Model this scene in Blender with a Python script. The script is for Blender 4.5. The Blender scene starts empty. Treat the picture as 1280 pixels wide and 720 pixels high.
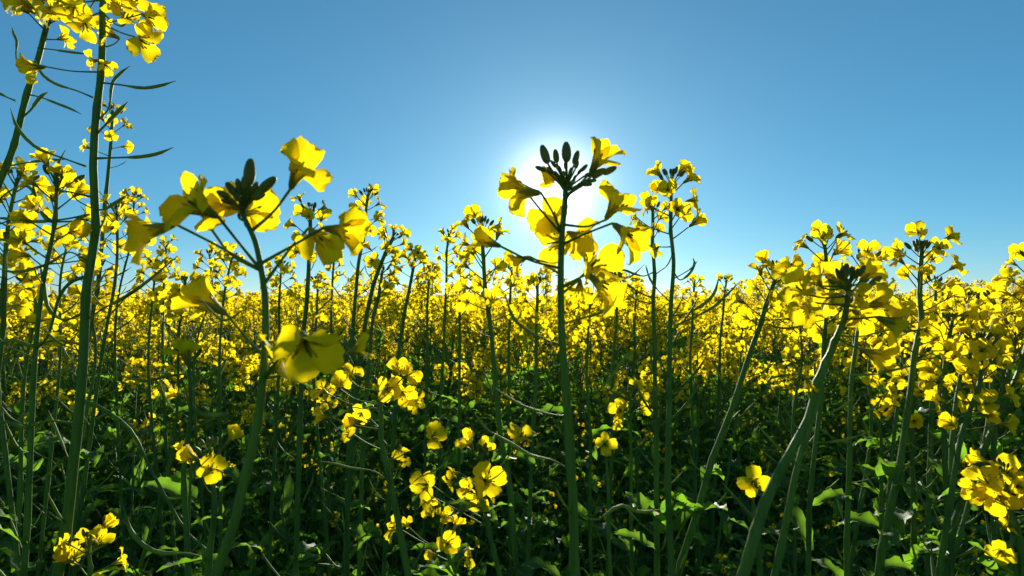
import bpy, math, random
import numpy as np
from mathutils import Vector, Matrix, Quaternion
from mathutils import noise as mnoise
R = math.radians
scene = bpy.context.scene
col = scene.collection
FPX = 763.0            # focal length in photo pixels (1280 wide)
CAM_Z = 1.15
PITCH = math.atan(16 / FPX)

# ------------------------------------------------------------------ camera
cam_d = bpy.data.cameras.new('camera')
cam = bpy.data.objects.new('camera', cam_d)
col.objects.link(cam)
cam.location = (0, 0, CAM_Z)
cam.rotation_euler = (R(90) + PITCH, 0, 0)
cam_d.sensor_width = 36
cam_d.lens = 36 * FPX / 1280
cam_d.clip_start = 0.02
cam_d.clip_end = 6000
cam_d.dof.use_dof = True
cam_d.dof.focus_distance = 0.80
cam_d.dof.aperture_fstop = 26
scene.camera = cam

def ray(px, py):
    v = Vector(((px - 640) / FPX, 1.0, (360 - py) / FPX))
    c, s = math.cos(PITCH), math.sin(PITCH)
    return Vector((v.x, v.y * c - v.z * s, v.y * s + v.z * c))

def at(px, py, d):
    """the place that lies d metres in front of the camera along a direction"""
    return Vector((0, 0, CAM_Z)) + ray(px, py) * d

# ------------------------------------------------------------------ sky and sun
SUN_DIR = ray(694, 236).normalized()
SUN_EL = math.asin(SUN_DIR.z)
SUN_AZ = math.atan2(SUN_DIR.x, SUN_DIR.y)
world = bpy.data.worlds.new('World')
scene.world = world
world.use_nodes = True
nt = world.node_tree
nt.nodes.clear()
def N(tree, typ, **kw):
    n = tree.nodes.new(typ)
    for k, v in kw.items():
        if k.startswith('i_'):
            n.inputs[int(k[2:])].default_value = v
        else:
            setattr(n, k, v)
    return n
def L(tree, a, b): tree.links.new(a, b)
wo = N(nt, 'ShaderNodeOutputWorld')
bg = N(nt, 'ShaderNodeBackground')
bg.inputs[1].default_value = 0.08
sky = N(nt, 'ShaderNodeTexSky', sky_type='NISHITA')
sky.sun_disc = False
sky.sun_elevation = SUN_EL
sky.sun_rotation = SUN_AZ
sky.altitude = 100
sky.air_density = 0.7
sky.dust_density = 0.2
sky.ozone_density = 8.0
hs = N(nt, 'ShaderNodeGamma')
hs.inputs['Gamma'].default_value = 0.66
tint = N(nt, 'ShaderNodeVectorMath', operation='MULTIPLY'); tint.inputs[1].default_value = (1.09, 1.46, 1.19)
# the sun's aureole: a glow added to the sky colour, by angle from the sun
tc = N(nt, 'ShaderNodeTexCoord')
dot = N(nt, 'ShaderNodeVectorMath', operation='DOT_PRODUCT')
dot.inputs[1].default_value = SUN_DIR
mx = N(nt, 'ShaderNodeMath', operation='MAXIMUM'); mx.inputs[1].default_value = 0
L(nt, tc.outputs['Generated'], dot.inputs[0]); L(nt, dot.outputs['Value'], mx.inputs[0])
def lobe(power, amount):
    p = N(nt, 'ShaderNodeMath', operation='POWER'); p.inputs[1].default_value = power
    m = N(nt, 'ShaderNodeMath', operation='MULTIPLY'); m.inputs[1].default_value = amount
    L(nt, mx.outputs[0], p.inputs[0]); L(nt, p.outputs[0], m.inputs[0])
    return m
l1, l2 = lobe(620, 9.0), lobe(150, 0.8)
ad = N(nt, 'ShaderNodeMath', operation='ADD'); L(nt, l1.outputs[0], ad.inputs[0]); L(nt, l2.outputs[0], ad.inputs[1])
gl = N(nt, 'ShaderNodeVectorMath', operation='SCALE'); gl.inputs[0].default_value = (1.0, 0.99, 0.97)
L(nt, ad.outputs[0], gl.inputs['Scale'])
sm = N(nt, 'ShaderNodeVectorMath', operation='ADD')
L(nt, sky.outputs[0], hs.inputs['Color']); L(nt, hs.outputs[0], tint.inputs[0]); L(nt, tint.outputs[0], sm.inputs[0]); L(nt, gl.outputs[0], sm.inputs[1])
# pale haze low over the horizon
sx = N(nt, 'ShaderNodeSeparateXYZ'); L(nt, tc.outputs['Generated'], sx.inputs[0])
hz = N(nt, 'ShaderNodeMath', operation='ABSOLUTE'); L(nt, sx.outputs[2], hz.inputs[0])
h1 = N(nt, 'ShaderNodeMath', operation='SUBTRACT'); h1.inputs[0].default_value = 1; L(nt, hz.outputs[0], h1.inputs[1])
h2 = N(nt, 'ShaderNodeMath', operation='POWER'); h2.inputs[1].default_value = 20; L(nt, h1.outputs[0], h2.inputs[0])
hv = N(nt, 'ShaderNodeVectorMath', operation='SCALE'); hv.inputs[0].default_value = (1.15, 0.50, 0.15); L(nt, h2.outputs[0], hv.inputs['Scale'])
s2 = N(nt, 'ShaderNodeVectorMath', operation='ADD'); L(nt, sm.outputs[0], s2.inputs[0]); L(nt, hv.outputs[0], s2.inputs[1])
L(nt, s2.outputs[0], bg.inputs[0]); L(nt, bg.outputs[0], wo.inputs[0])

sun_d = bpy.data.lights.new('sun', 'SUN')
sun_d.energy = 4.2
sun_d.angle = R(0.5)
sun_d.color = (1.0, 0.93, 0.80)
sun = bpy.data.objects.new('sun', sun_d)
col.objects.link(sun)
sun.rotation_euler = (-SUN_DIR).to_track_quat('-Z', 'Y').to_euler()
sun.location = (0, 0, 30)

vs = scene.view_settings
vs.view_transform = 'Standard'
vs.look = 'None'
vs.exposure = 1.2
vs.gamma = 1
vs.use_curve_mapping = False
scene.render.engine = 'CYCLES'
scene.cycles.use_denoising = True
scene.cycles.max_bounces = 7
scene.cycles.diffuse_bounces = 4
scene.cycles.glossy_bounces = 2
scene.cycles.transmission_bounces = 5
scene.cycles.caustics_reflective = False
scene.cycles.caustics_refractive = False
scene.cycles.sample_clamp_indirect = 4

# ------------------------------------------------------------------ materials
def plant_mat(name, c1, c2, rough=0.5, trans=0.0, tcol=None, scale=60, spec=0.4, bump=0.0, vein=False, streak=False, pet=False):
    m = bpy.data.materials.new(name)
    m.use_nodes = True
    t = m.node_tree
    t.nodes.clear()
    out = N(t, 'ShaderNodeOutputMaterial')
    b = N(t, 'ShaderNodeBsdfPrincipled')
    b.inputs['Roughness'].default_value = rough
    b.inputs['Specular IOR Level'].default_value = spec
    co = N(t, 'ShaderNodeTexCoord')
    nz = N(t, 'ShaderNodeTexNoise'); nz.inputs['Scale'].default_value = scale; nz.inputs['Detail'].default_value = 3
    if streak:
        mpg = N(t, 'ShaderNodeMapping'); mpg.inputs['Scale'].default_value = (6, 6, 0.25)
        L(t, co.outputs['Object'], mpg.inputs[0]); L(t, mpg.outputs[0], nz.inputs['Vector'])
    else:
        L(t, co.outputs['Object'], nz.inputs['Vector'])
    oi = N(t, 'ShaderNodeObjectInfo')
    ma = N(t, 'ShaderNodeMath', operation='MULTIPLY_ADD'); ma.inputs[1].default_value = 0.35; ma.inputs[2].default_value = -0.17
    L(t, oi.outputs['Random'], ma.inputs[0])
    mb = N(t, 'ShaderNodeMath', operation='MULTIPLY_ADD'); mb.inputs[1].default_value = 2.2; mb.inputs[2].default_value = -0.6
    L(t, nz.outputs['Fac'], mb.inputs[0])
    sm_ = N(t, 'ShaderNodeMath', operation='ADD', use_clamp=True)
    L(t, ma.outputs[0], sm_.inputs[0]); L(t, mb.outputs[0], sm_.inputs[1])
    mix = N(t, 'ShaderNodeMix', data_type='RGBA')
    mix.inputs[6].default_value = (*c1, 1); mix.inputs[7].default_value = (*c2, 1)
    L(t, sm_.outputs[0], mix.inputs[0])
    colr = mix.outputs[2]
    if vein:
        uv = N(t, 'ShaderNodeUVMap')
        sp = N(t, 'ShaderNodeSeparateXYZ'); L(t, uv.outputs[0], sp.inputs[0])
        # u across (0.5 = midrib), v along: ribs run out and forward from the midrib
        a = N(t, 'ShaderNodeMath', operation='SUBTRACT'); a.inputs[1].default_value = 0.5; L(t, sp.outputs[0], a.inputs[0])
        ab = N(t, 'ShaderNodeMath', operation='ABSOLUTE'); L(t, a.outputs[0], ab.inputs[0])
        s = N(t, 'ShaderNodeMath', operation='MULTIPLY_ADD'); s.inputs[1].default_value = -0.45
        L(t, ab.outputs[0], s.inputs[0]); L(t, sp.outputs[1], s.inputs[2])
        f = N(t, 'ShaderNodeMath', operation='PINGPONG'); f.inputs[1].default_value = 0.055; L(t, s.outputs[0], f.inputs[0])
        lt = N(t, 'ShaderNodeMath', operation='LESS_THAN'); lt.inputs[1].default_value = 0.006; L(t, f.outputs[0], lt.inputs[0])
        mr = N(t, 'ShaderNodeMath', operation='LESS_THAN'); mr.inputs[1].default_value = 0.03; L(t, ab.outputs[0], mr.inputs[0])
        m1 = N(t, 'ShaderNodeMath', operation='MAXIMUM'); L(t, lt.outputs[0], m1.inputs[0]); L(t, mr.outputs[0], m1.inputs[1])
        m2 = N(t, 'ShaderNodeMath', operation='MULTIPLY'); m2.inputs[1].default_value = 0.45; L(t, m1.outputs[0], m2.inputs[0])
        mv = N(t, 'ShaderNodeMix', data_type='RGBA'); mv.inputs[7].default_value = (0.16, 0.24, 0.09, 1)
        L(t, m2.outputs[0], mv.inputs[0]); L(t, colr, mv.inputs[6])
        colr = mv.outputs[2]
    if pet:
        # fine veins that fan out along the petal
        uv = N(t, 'ShaderNodeUVMap')
        wv = N(t, 'ShaderNodeTexNoise'); wv.inputs['Scale'].default_value = 1.0; wv.inputs['Detail'].default_value = 2
        mpp = N(t, 'ShaderNodeMapping'); mpp.inputs['Scale'].default_value = (26, 1.6, 1)
        L(t, uv.outputs[0], mpp.inputs[0]); L(t, mpp.outputs[0], wv.inputs['Vector'])
        mr = N(t, 'ShaderNodeMapRange'); mr.inputs[1].default_value = 0.52; mr.inputs[2].default_value = 0.68; mr.inputs[3].default_value = 0; mr.inputs[4].default_value = 0.75
        L(t, wv.outputs['Fac'], mr.inputs[0])
        mv = N(t, 'ShaderNodeMix', data_type='RGBA'); mv.inputs[7].default_value = (0.64, 0.40, 0.003, 1)
        L(t, mr.outputs[0], mv.inputs[0]); L(t, colr, mv.inputs[6]); colr = mv.outputs[2]
    L(t, colr, b.inputs['Base Color'])
    if bump:
        n2 = N(t, 'ShaderNodeTexNoise'); n2.inputs['Scale'].default_value = scale * 5; n2.inputs['Detail'].default_value = 2
        L(t, co.outputs['Object'], n2.inputs['Vector'])
        bp = N(t, 'ShaderNodeBump'); bp.inputs['Strength'].default_value = bump; bp.inputs['Distance'].default_value = 0.0008
        L(t, n2.outputs['Fac'], bp.inputs['Height']); L(t, bp.outputs[0], b.inputs['Normal'])
    if trans:
        tr = N(t, 'ShaderNodeBsdfTranslucent')
        if tcol:
            tm = N(t, 'ShaderNodeMix', data_type='RGBA', blend_type='MIX')
            tm.inputs[0].default_value = 0.45 if pet else 0.75
            L(t, colr, tm.inputs[6]); tm.inputs[7].default_value = (*tcol, 1)
            L(t, tm.outputs[2], tr.inputs[0])
        else:
            L(t, colr, tr.inputs[0])
        ms = N(t, 'ShaderNodeMixShader'); ms.inputs[0].default_value = trans
        L(t, b.outputs[0], ms.inputs[1]); L(t, tr.outputs[0], ms.inputs[2])
        L(t, ms.outputs[0], out.inputs[0])
    else:
        L(t, b.outputs[0], out.inputs[0])
    return m

PETAL = plant_mat('petal_yellow', (0.82, 0.625, 0.006), (0.87, 0.72, 0.012), 0.65, 0.64, (0.96, 0.76, 0.003), 220, 0.1, 0.25, pet=True)
STEM = plant_mat('stem_green', (0.055, 0.13, 0.022), (0.12, 0.23, 0.04), 0.6, 0.22, (0.26, 0.46, 0.03), 70, 0.22, 0.3, streak=True)
STEMG = plant_mat('stalk_green', (0.09, 0.16, 0.03), (0.16, 0.24, 0.04), 0.6, 0.3, (0.26, 0.40, 0.03), 90, 0.1)
LEAF = plant_mat('leaf_green', (0.045, 0.115, 0.025), (0.10, 0.19, 0.045), 0.58, 0.52, (0.27, 0.56, 0.015), 30, 0.26, 0.3, True)
POD = plant_mat('pod_green', (0.10, 0.18, 0.03), (0.18, 0.29, 0.05), 0.6, 0.35, (0.3, 0.4, 0.04), 60, 0.22)
BUD = plant_mat('bud_green', (0.07, 0.12, 0.025), (0.19, 0.22, 0.03), 0.6, 0.25, (0.3, 0.34, 0.02), 200, 0.35)
CALYX = plant_mat('calyx_green', (0.20, 0.23, 0.02), (0.34, 0.34, 0.03), 0.5, 0.35, (0.5, 0.5, 0.02), 200, 0.3)
STAMEN = plant_mat('stamen_yellow', (0.50, 0.38, 0.02), (0.65, 0.55, 0.05), 0.6, 0.2, (0.8, 0.65, 0.03), 200, 0.3)
MATS = [PETAL, STEM, STEMG, LEAF, POD, BUD, CALYX, STAMEN]
iP, iS, iG, iL, iO, iB, iC, iT = range(8)

# ------------------------------------------------------------------ mesh helpers
class MB:
    def __init__(s): s.v = []; s.f = []; s.m = []; s.u = []; s.n = 0
    def add(s, v, f, mat, M=None, uv=None):
        v = np.asarray(v, float)
        if M is not None:
            A = np.array(M)
            v = v @ A[:3, :3].T + A[:3, 3]
        s.v.append(v)
        f = np.asarray(f, int)
        s.f.append(f + s.n)
        s.m.append(np.full(len(f), mat) if np.isscalar(mat) else np.asarray(mat))
        s.u.append(uv if uv is not None else np.full((len(v), 2), 0.25))
        s.n += len(v)
    def addmb(s, o, M=None):
        if o.n == 0: return
        v, f, m, u = o.arr()
        s.add(v, f, m, M, u)
    def arr(s):
        if len(s.v) > 1:
            s.v = [np.concatenate(s.v)]; s.f = [np.concatenate(s.f)]; s.m = [np.concatenate(s.m)]; s.u = [np.concatenate(s.u)]
        return s.v[0], s.f[0], s.m[0], s.u[0]
    def mesh(s, name):
        v, f, m, u = s.arr()
        me = bpy.data.meshes.new(name)
        me.vertices.add(len(v)); me.vertices.foreach_set('co', v.astype(np.float32).ravel())
        me.loops.add(len(f) * 4); me.loops.foreach_set('vertex_index', f.astype(np.int32).ravel())
        me.polygons.add(len(f)); me.polygons.foreach_set('loop_start', np.arange(0, len(f) * 4, 4, dtype=np.int32))
        used = sorted(set(int(x) for x in m))
        lut = np.zeros(len(MATS), int)
        for i, k in enumerate(used):
            me.materials.append(MATS[k]); lut[k] = i
        me.polygons.foreach_set('material_index', lut[m].astype(np.int32))
        me.polygons.foreach_set('use_smooth', np.ones(len(f), bool))
        if iL in used or iP in used:
            ul = me.uv_layers.new(name='UVMap')
            ul.data.foreach_set('uv', u[f.ravel()].astype(np.float32).ravel())
        me.update(calc_edges=True)
        return me

def link(name, me, parent=None, M=None):
    o = bpy.data.objects.new(name, me)
    col.objects.link(o)
    if parent is not None: o.parent = parent
    if M is not None: o.matrix_basis = M
    return o

def grid_faces(nu, nv, wrap=False):
    f = []
    for j in range(nv - 1):
        for i in range(nu if wrap else nu - 1):
            a = j * nu + i; b = j * nu + (i + 1) % nu
            f.append((a, b, b + nu, a + nu))
    return f

def smooth_path(pts, n):
    """Catmull-Rom through the points, n samples"""
    P = [np.array(p, float) for p in pts]
    P = [2 * P[0] - P[1]] + P + [2 * P[-1] - P[-2]]
    k = len(P) - 3
    out = []
    for s in np.linspace(0, k - 1e-6, n):
        i = int(s); t = s - i
        a, b, c, d = P[i:i + 4]
        out.append(0.5 * ((2 * b) + (c - a) * t + (2 * a - 5 * b + 4 * c - d) * t * t + (3 * b - a - 3 * c + d) * t ** 3))
    return np.array(out)

def tube(mb, pts, rad, sides, mat):
    P = np.asarray(pts, float); n = len(P)
    rad = np.interp(np.linspace(0, 1, n), np.linspace(0, 1, len(rad)), rad) if len(rad) != n else np.asarray(rad)
    T = np.gradient(P, axis=0); T /= np.linalg.norm(T, axis=1)[:, None] + 1e-12
    ref = np.array([1, 0, 0.]) if abs(T[0][0]) < 0.8 else np.array([0, 1, 0.])
    u = np.cross(T[0], ref); u /= np.linalg.norm(u)
    V = []
    ang = np.linspace(0, 2 * math.pi, sides, endpoint=False)
    for i in range(n):
        u = u - T[i] * np.dot(u, T[i]); u /= np.linalg.norm(u)
        w = np.cross(T[i], u)
        rk = rad[i] * (1 + 0.09 * np.cos(6 * ang + 0.05 * i)) if sides >= 16 else np.full(sides, rad[i])
        V.append(P[i] + rk[:, None] * (np.cos(ang)[:, None] * u + np.sin(ang)[:, None] * w))
    mb.add(np.concatenate(V), grid_faces(sides, n, True), mat)

def frame(pos, z, roll=0.0, s=1.0):
    z = Vector(z).normalized()
    q = Vector((0, 0, 1)).rotation_difference(z) @ Quaternion((0, 0, 1), roll)
    return Matrix.Translation(Vector(pos)) @ q.to_matrix().to_4x4() @ Matrix.Diagonal((s, s, s, 1))

# ------------------------------------------------------------------ flower pieces; a flower is 22 mm across, base at 0, opens along +Z
def petal(rng, nu, nv, openness, droop):
    vv = 0.5 - 0.5 * np.cos(np.linspace(0, math.pi, nv)) if nv > 4 else np.array([0, 0.35, 0.75, 1.0])[:nv] if nv == 4 else np.array([0, .55, 1.])
    uu = np.linspace(-1, 1, nu)
    w = np.where(vv < 0.32, 0.10 + 0.1 * vv, 0)
    e = np.sqrt(np.clip(1 - ((vv - 0.64) / 0.40) ** 2, 0, 1))
    w = np.maximum(w, 0.375 * e * (0.93 + 0.14 * rng.random()))
    w *= rng.uniform(0.8, 1.1)
    w[-1] = max(w[-1], 0.15)
    Lp = 0.0148 * rng.uniform(0.92, 1.08)
    # bend: the claw stands up in the calyx, the limb folds outwards
    th = R(8) + (openness - R(8)) * (1 / (1 + np.exp(-(vv - 0.36) * 11))) + droop * np.clip(vv - 0.5, 0, 1)
    r = np.concatenate([[0], np.cumsum(np.diff(vv) * np.sin((th[1:] + th[:-1]) / 2))]) * Lp
    z = np.concatenate([[0], np.cumsum(np.diff(vv) * np.cos((th[1:] + th[:-1]) / 2))]) * Lp
    cup = rng.uniform(-0.8, 1.3); ph = rng.uniform(0, 6.28); tw = rng.uniform(-0.6, 0.6)
    V = []
    for j, v in enumerate(vv):
        for u in uu:
            x = u * w[j] * Lp
            c = cup * (u * w[j]) ** 2 * Lp * 1.6
            ru = 0.085 * Lp * abs(u) ** 2 * math.sin(v * 9 + ph + 2 * u) * v + 0.02 * Lp * math.sin(u * 5 + ph) * v
            off = c + ru + tw * x * v
            edge = -0.07 * Lp * (1 - abs(u)) * (v > 0.97) + 0.0 - 0.10 * Lp * (u * u) * (v > 0.9)
            V.append((0.0011 + r[j] + edge * math.sin(th[j]) - off * math.cos(th[j]), x, z[j] + edge * math.cos(th[j]) + off * math.sin(th[j])))
    return np.array(V), grid_faces(nu, nv)

def petals_mb(rng, openness=85, hi=True, side_close=0.0):
    mb = MB()
    nu, nv = (7, 10) if hi == 1 else ((4, 5) if hi == 2 else (3, 3))
    for k in range(4):
        op = R(openness + rng.uniform(-26, 20))
        V, F = petal(rng, nu, nv, op, R(rng.uniform(-30, 60)))
        UV = np.array([[i / (nu - 1) + k * 2.3, j / (nv - 1)] for j in range(nv) for i in range(nu)])
        a = k * math.pi / 2 + rng.uniform(-0.28, 0.28)
        M = Matrix.Translation((0, 0, 0.0025)) @ Matrix.Rotation(a, 4, 'Z')
        mb.add(V, F, iP, M, UV)
    return mb

def calyx_mb(rng, hi=True):
    mb = MB()
    for k in range(4):
        a = k * math.pi / 2 + math.pi / 4
        V = []
        n = 5 if hi else 3
        for j in range(n):
            t = j / (n - 1)
            w = 0.0013 * math.sin(math.pi * (0.18 + 0.8 * t)) ** 0.7
            rr = 0.0009 + 0.0026 * t ** 1.4; z = 0.0082 * t
            V += [(rr - 0.0003, -w, z), (rr + 0.0003, 0, z), (rr - 0.0003, w, z)]
        mb.add(np.array(V), grid_faces(3, n), iC, Matrix.Rotation(a, 4, 'Z'))
    tube(mb, [(0, 0, -0.0012), (0, 0, 0), (0, 0, 0.0016)], [0.0005, 0.0011, 0.0010], 6 if hi else 4, iC)
    return mb

def ellipsoid(mb, pos, axis, ln, rad, mat, seg=7, rings=6, M=None):
    V = []
    for j in range(rings):
        t = j / (rings - 1); z = -math.cos(math.pi * t) * 0.5 + 0.5
        rr = rad * max(math.sin(math.pi * t) ** 0.8 * (1.12 - 0.3 * z), 0.03)
        for i in range(seg):
            a = 2 * math.pi * i / seg
            V.append((rr * math.cos(a), rr * math.sin(a), z * ln))
    Mx = frame(pos, axis)
    mb.add(np.array(V), grid_faces(seg, rings, True), mat, Mx if M is None else M @ Mx)

def stamens_mb(rng, hi=True):
    mb = MB()
    for k in range(6):
        a = k * math.pi / 3 + 0.2; h = 0.0085 if k % 3 else 0.0065
        rr = 0.0016 + 0.001 * rng.random()
        e = Vector((rr * math.cos(a) * 1.5, rr * math.sin(a) * 1.5, h))
        tube(mb, [(0.0005 * math.cos(a), 0.0005 * math.sin(a), 0.001), (rr * math.cos(a), rr * math.sin(a), h * 0.6), e], [0.00022] * 3, 3, iT)
        ellipsoid(mb, e - Vector((0, 0, 0.0008)), (math.cos(a) * .5, math.sin(a) * .5, 1), 0.0021, 0.00055, iT, 5, 4)
    tube(mb, [(0, 0, 0), (0, 0, 0.005), (0, 0, 0.0092)], [0.0007, 0.0006, 0.0004], 5, iG)
    return mb

rng0 = random.Random(11)
OPEN_HI = [88, 80, 66, 95, 48, 74, 100, 30]
FL_HI = []
for i, o in enumerate(OPEN_HI):
    FL_HI.append((petals_mb(rng0, o, 1).mesh('petals'), calyx_mb(rng0).mesh('calyx'), stamens_mb(rng0).mesh('stamens')))
def flower_lo(kind):
    out = []
    for o in (85, 70, 95, 50, 78):
        mb = petals_mb(rng0, o, kind)
        if kind == 2: mb.addmb(calyx_mb(rng0, False))
        ellipsoid(mb, (0, 0, 0.002), (0, 0, 1), 0.0065, 0.0012, iT if kind == 2 else iC, 4, 3)
        out.append(mb)
    return out
FL_MID = flower_lo(2)
FL_LOW = flower_lo(3)
FL_MID_ME = [m.mesh('flower') for m in FL_MID]
BUD_MB = MB(); ellipsoid(BUD_MB, (0, 0, 0), (0, 0, 1), 0.0085, 0.0019, iB, 8, 8)
BUD_ME = BUD_MB.mesh('bud')
BUD_LO = MB(); ellipsoid(BUD_LO, (0, 0, 0), (0, 0, 1), 0.0080, 0.0020, iB, 4, 4)

# ------------------------------------------------------------------ leaves: base at 0, runs along +X, face up +Z, 1 m long to be scaled
def leaf_mb(rng, width, nu, nv, lobed=False, arch=0.5):
    mb = MB(); V = []; U = []
    ph = rng.uniform(0, 6)
    a0 = rng.uniform(0.5, 0.9)
    x = z = 0.0; prev = 0
    for j in range(nv):
        t = j / (nv - 1)
        th = a0 - arch * 2.2 * t
        x += math.cos(th) * (t - prev); z += math.sin(th) * (t - prev); prev = t
        w = width * (math.sin(math.pi * min(1, t * 0.93 + 0.07) ** 0.85)) ** 0.75 * 0.5 + 0.006
        if lobed:
            w *= 0.62 + 0.38 * abs(math.sin(t * 11)) if t < 0.55 else 1.15
        for i in range(nu):
            u = -1 + 2 * i / (nu - 1)
            y = u * w
            dz = abs(u) * w * 0.45 + 0.16 * width * math.sin(t * 17 + ph + u * 1.7) * abs(u) ** 1.5
            V.append((x - dz * math.sin(th) + 0.02 * math.sin(t * 23 + ph) * abs(u) * width, y + 0.03 * math.sin(t * 4 + ph), z + dz * math.cos(th)))
            U.append(((u + 1) / 2, t))
    mb.add(np.array(V), grid_faces(nu, nv), iL, None, np.array(U))
    return mb
LEAVES = [leaf_mb(rng0, w, 5, 11, lb, ar) for w, lb, ar in
          ((0.34, False, 0.35), (0.26, False, 0.6), (0.42, True, 0.4), (0.52, True, 0.6), (0.40, False, 0.7), (0.24, False, 0.2))]
LEAF_ME = [m.mesh('leaf') for m in LEAVES]
LEAVES_LO = [leaf_mb(rng0, w, 3, 5, False, ar) for w, ar in ((0.36, 0.4), (0.28, 0.7), (0.44, 0.5))]

# ------------------------------------------------------------------ a plant as a description, then emitted at the detail wanted
class Raceme:
    def __init__(s): s.flowers = []; s.buds = []; s.stalks = []; s.pods = []; s.pstalks = []
class Plant:
    def __init__(s): s.stem = None; s.branches = []; s.racemes = []; s.leaves = []

def perp_frame(t):
    t = Vector(t).normalized()
    a = t.orthogonal().normalized()
    return t, a, t.cross(a)

def curved(p0, d0, ln, bend, n=4):
    """a short stalk: starts at p0 along d0, turns towards `bend`"""
    p = Vector(p0); d = Vector(d0).normalized(); pts = [p.copy()]
    for i in range(n):
        d = (d + Vector(bend) * (1.0 / n)).normalized()
        p = p + d * (ln / n); pts.append(p.copy())
    return pts

def raceme(rng, path, rad_end, nf, nb, npod, fs=1.0, flen=0.05, plen=0.16, pod_s=1.0, ped=0.019, spread=1.0):
    """flowers, buds and pods round the upper end of a path (ordered base to tip)"""
    rc = Raceme(); rc.rach = None
    P = [Vector(p) for p in path]
    cum = [0]
    for a, b in zip(P[:-1], P[1:]): cum.append(cum[-1] + (b - a).length)
    tot = cum[-1]
    def along(s):
        s = max(0, tot - s)
        for i in range(len(cum) - 1):
            if s <= cum[i + 1] + 1e-9:
                t = (s - cum[i]) / max(cum[i + 1] - cum[i], 1e-9)
                return P[i].lerp(P[i + 1], t), (P[i + 1] - P[i]).normalized()
        return P[-1], (P[-1] - P[-2]).normalized()
    rc.rach = [along(x)[0] for x in np.linspace(flen * 1.15, 0, 9)]
    a0 = rng.uniform(0, 6.28); g = 2.39996
    for k in range(nb):
        f = k / max(nb - 1, 1)
        s = 0.010 * f * fs
        p, t = along(s); t, u, w = perp_frame(t)
        a = a0 + g * k; th = R(8 + 52 * f + rng.uniform(-6, 6))
        d = t * math.cos(th) + (u * math.cos(a) + w * math.sin(a)) * math.sin(th)
        ln = (0.004 + 0.010 * f) * fs
        pts = curved(p, d, ln, t * 0.3, 2)
        rc.stalks.append((pts, 0.00045 * fs))
        rc.buds.append((pts[-1], (pts[-1] - pts[-2]).normalized(), fs * (0.55 + 0.55 * f) * rng.uniform(0.85, 1.15)))
    for k in range(nf):
        f = (k + rng.random() * 0.7) / max(nf, 1)
        s = 0.006 * fs + flen * f ** 1.1
        p, t = along(s); t, u, w = perp_frame(t)
        a = a0 + g * (k + nb) + rng.uniform(-0.3, 0.3)
        th = R(42 + 34 * f + rng.uniform(-10, 10)) * spread
        o = u * math.cos(a) + w * math.sin(a)
        d = t * math.cos(th) + o * math.sin(th)
        pts = curved(p, d, ped * fs * rng.uniform(0.8, 1.2) * (0.8 + 0.35 * f), Vector((0, 0, 0.12)), 3)
        rc.stalks.append((pts, 0.00055 * fs))
        ax = (pts[-1] - pts[-2]).normalized() + o * rng.uniform(-0.1, 0.5) + Vector((rng.gauss(0, .22), rng.gauss(0, .22), rng.gauss(-0.05, .25)))
        rc.flowers.append((pts[-1], ax.normalized(), rng.uniform(0, 6.28), fs * rng.uniform(0.8, 1.12), rng.random()))
    for k in range(npod):
        f = (k + rng.random() * 0.6) / max(npod, 1)
        s = flen * 1.15 + (plen) * f
        if s > tot * 0.95: continue
        p, t = along(s); t, u, w = perp_frame(t)
        a = a0 + g * (k * 1.0 + nb + nf) + rng.uniform(-0.3, 0.3)
        th = R(66 + rng.uniform(-14, 14))
        o = u * math.cos(a) + w * math.sin(a)
        d = t * math.cos(th) + o * math.sin(th)
        pl = ped * rng.uniform(0.6, 1.0)
        pts = curved(p, d, pl, t * 0.1, 2)
        rc.pstalks.append((pts, 0.0005))
        ln = (0.014 + 0.040 * f) * pod_s * rng.uniform(0.7, 1.2)
        d2 = (pts[-1] - pts[-2]).normalized()
        pp = curved(pts[-1], d2, ln, t * rng.uniform(0.2, 1.1) + Vector((rng.gauss(0, .12), rng.gauss(0, .12), rng.gauss(0, .12))), 5)
        rc.pods.append((pp, (0.0006 + 0.0008 * f) * (0.8 + 0.2 * pod_s)))
    return rc

def pod_tube(mb, pts, r, sides=5):
    tube(mb, smooth_path(pts, 8 if sides > 3 else 5), [r * 0.6, r, r * 0.95, r * 1.05, r, r * 0.9, r * 0.45, r * 0.15], sides, iO)

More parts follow.
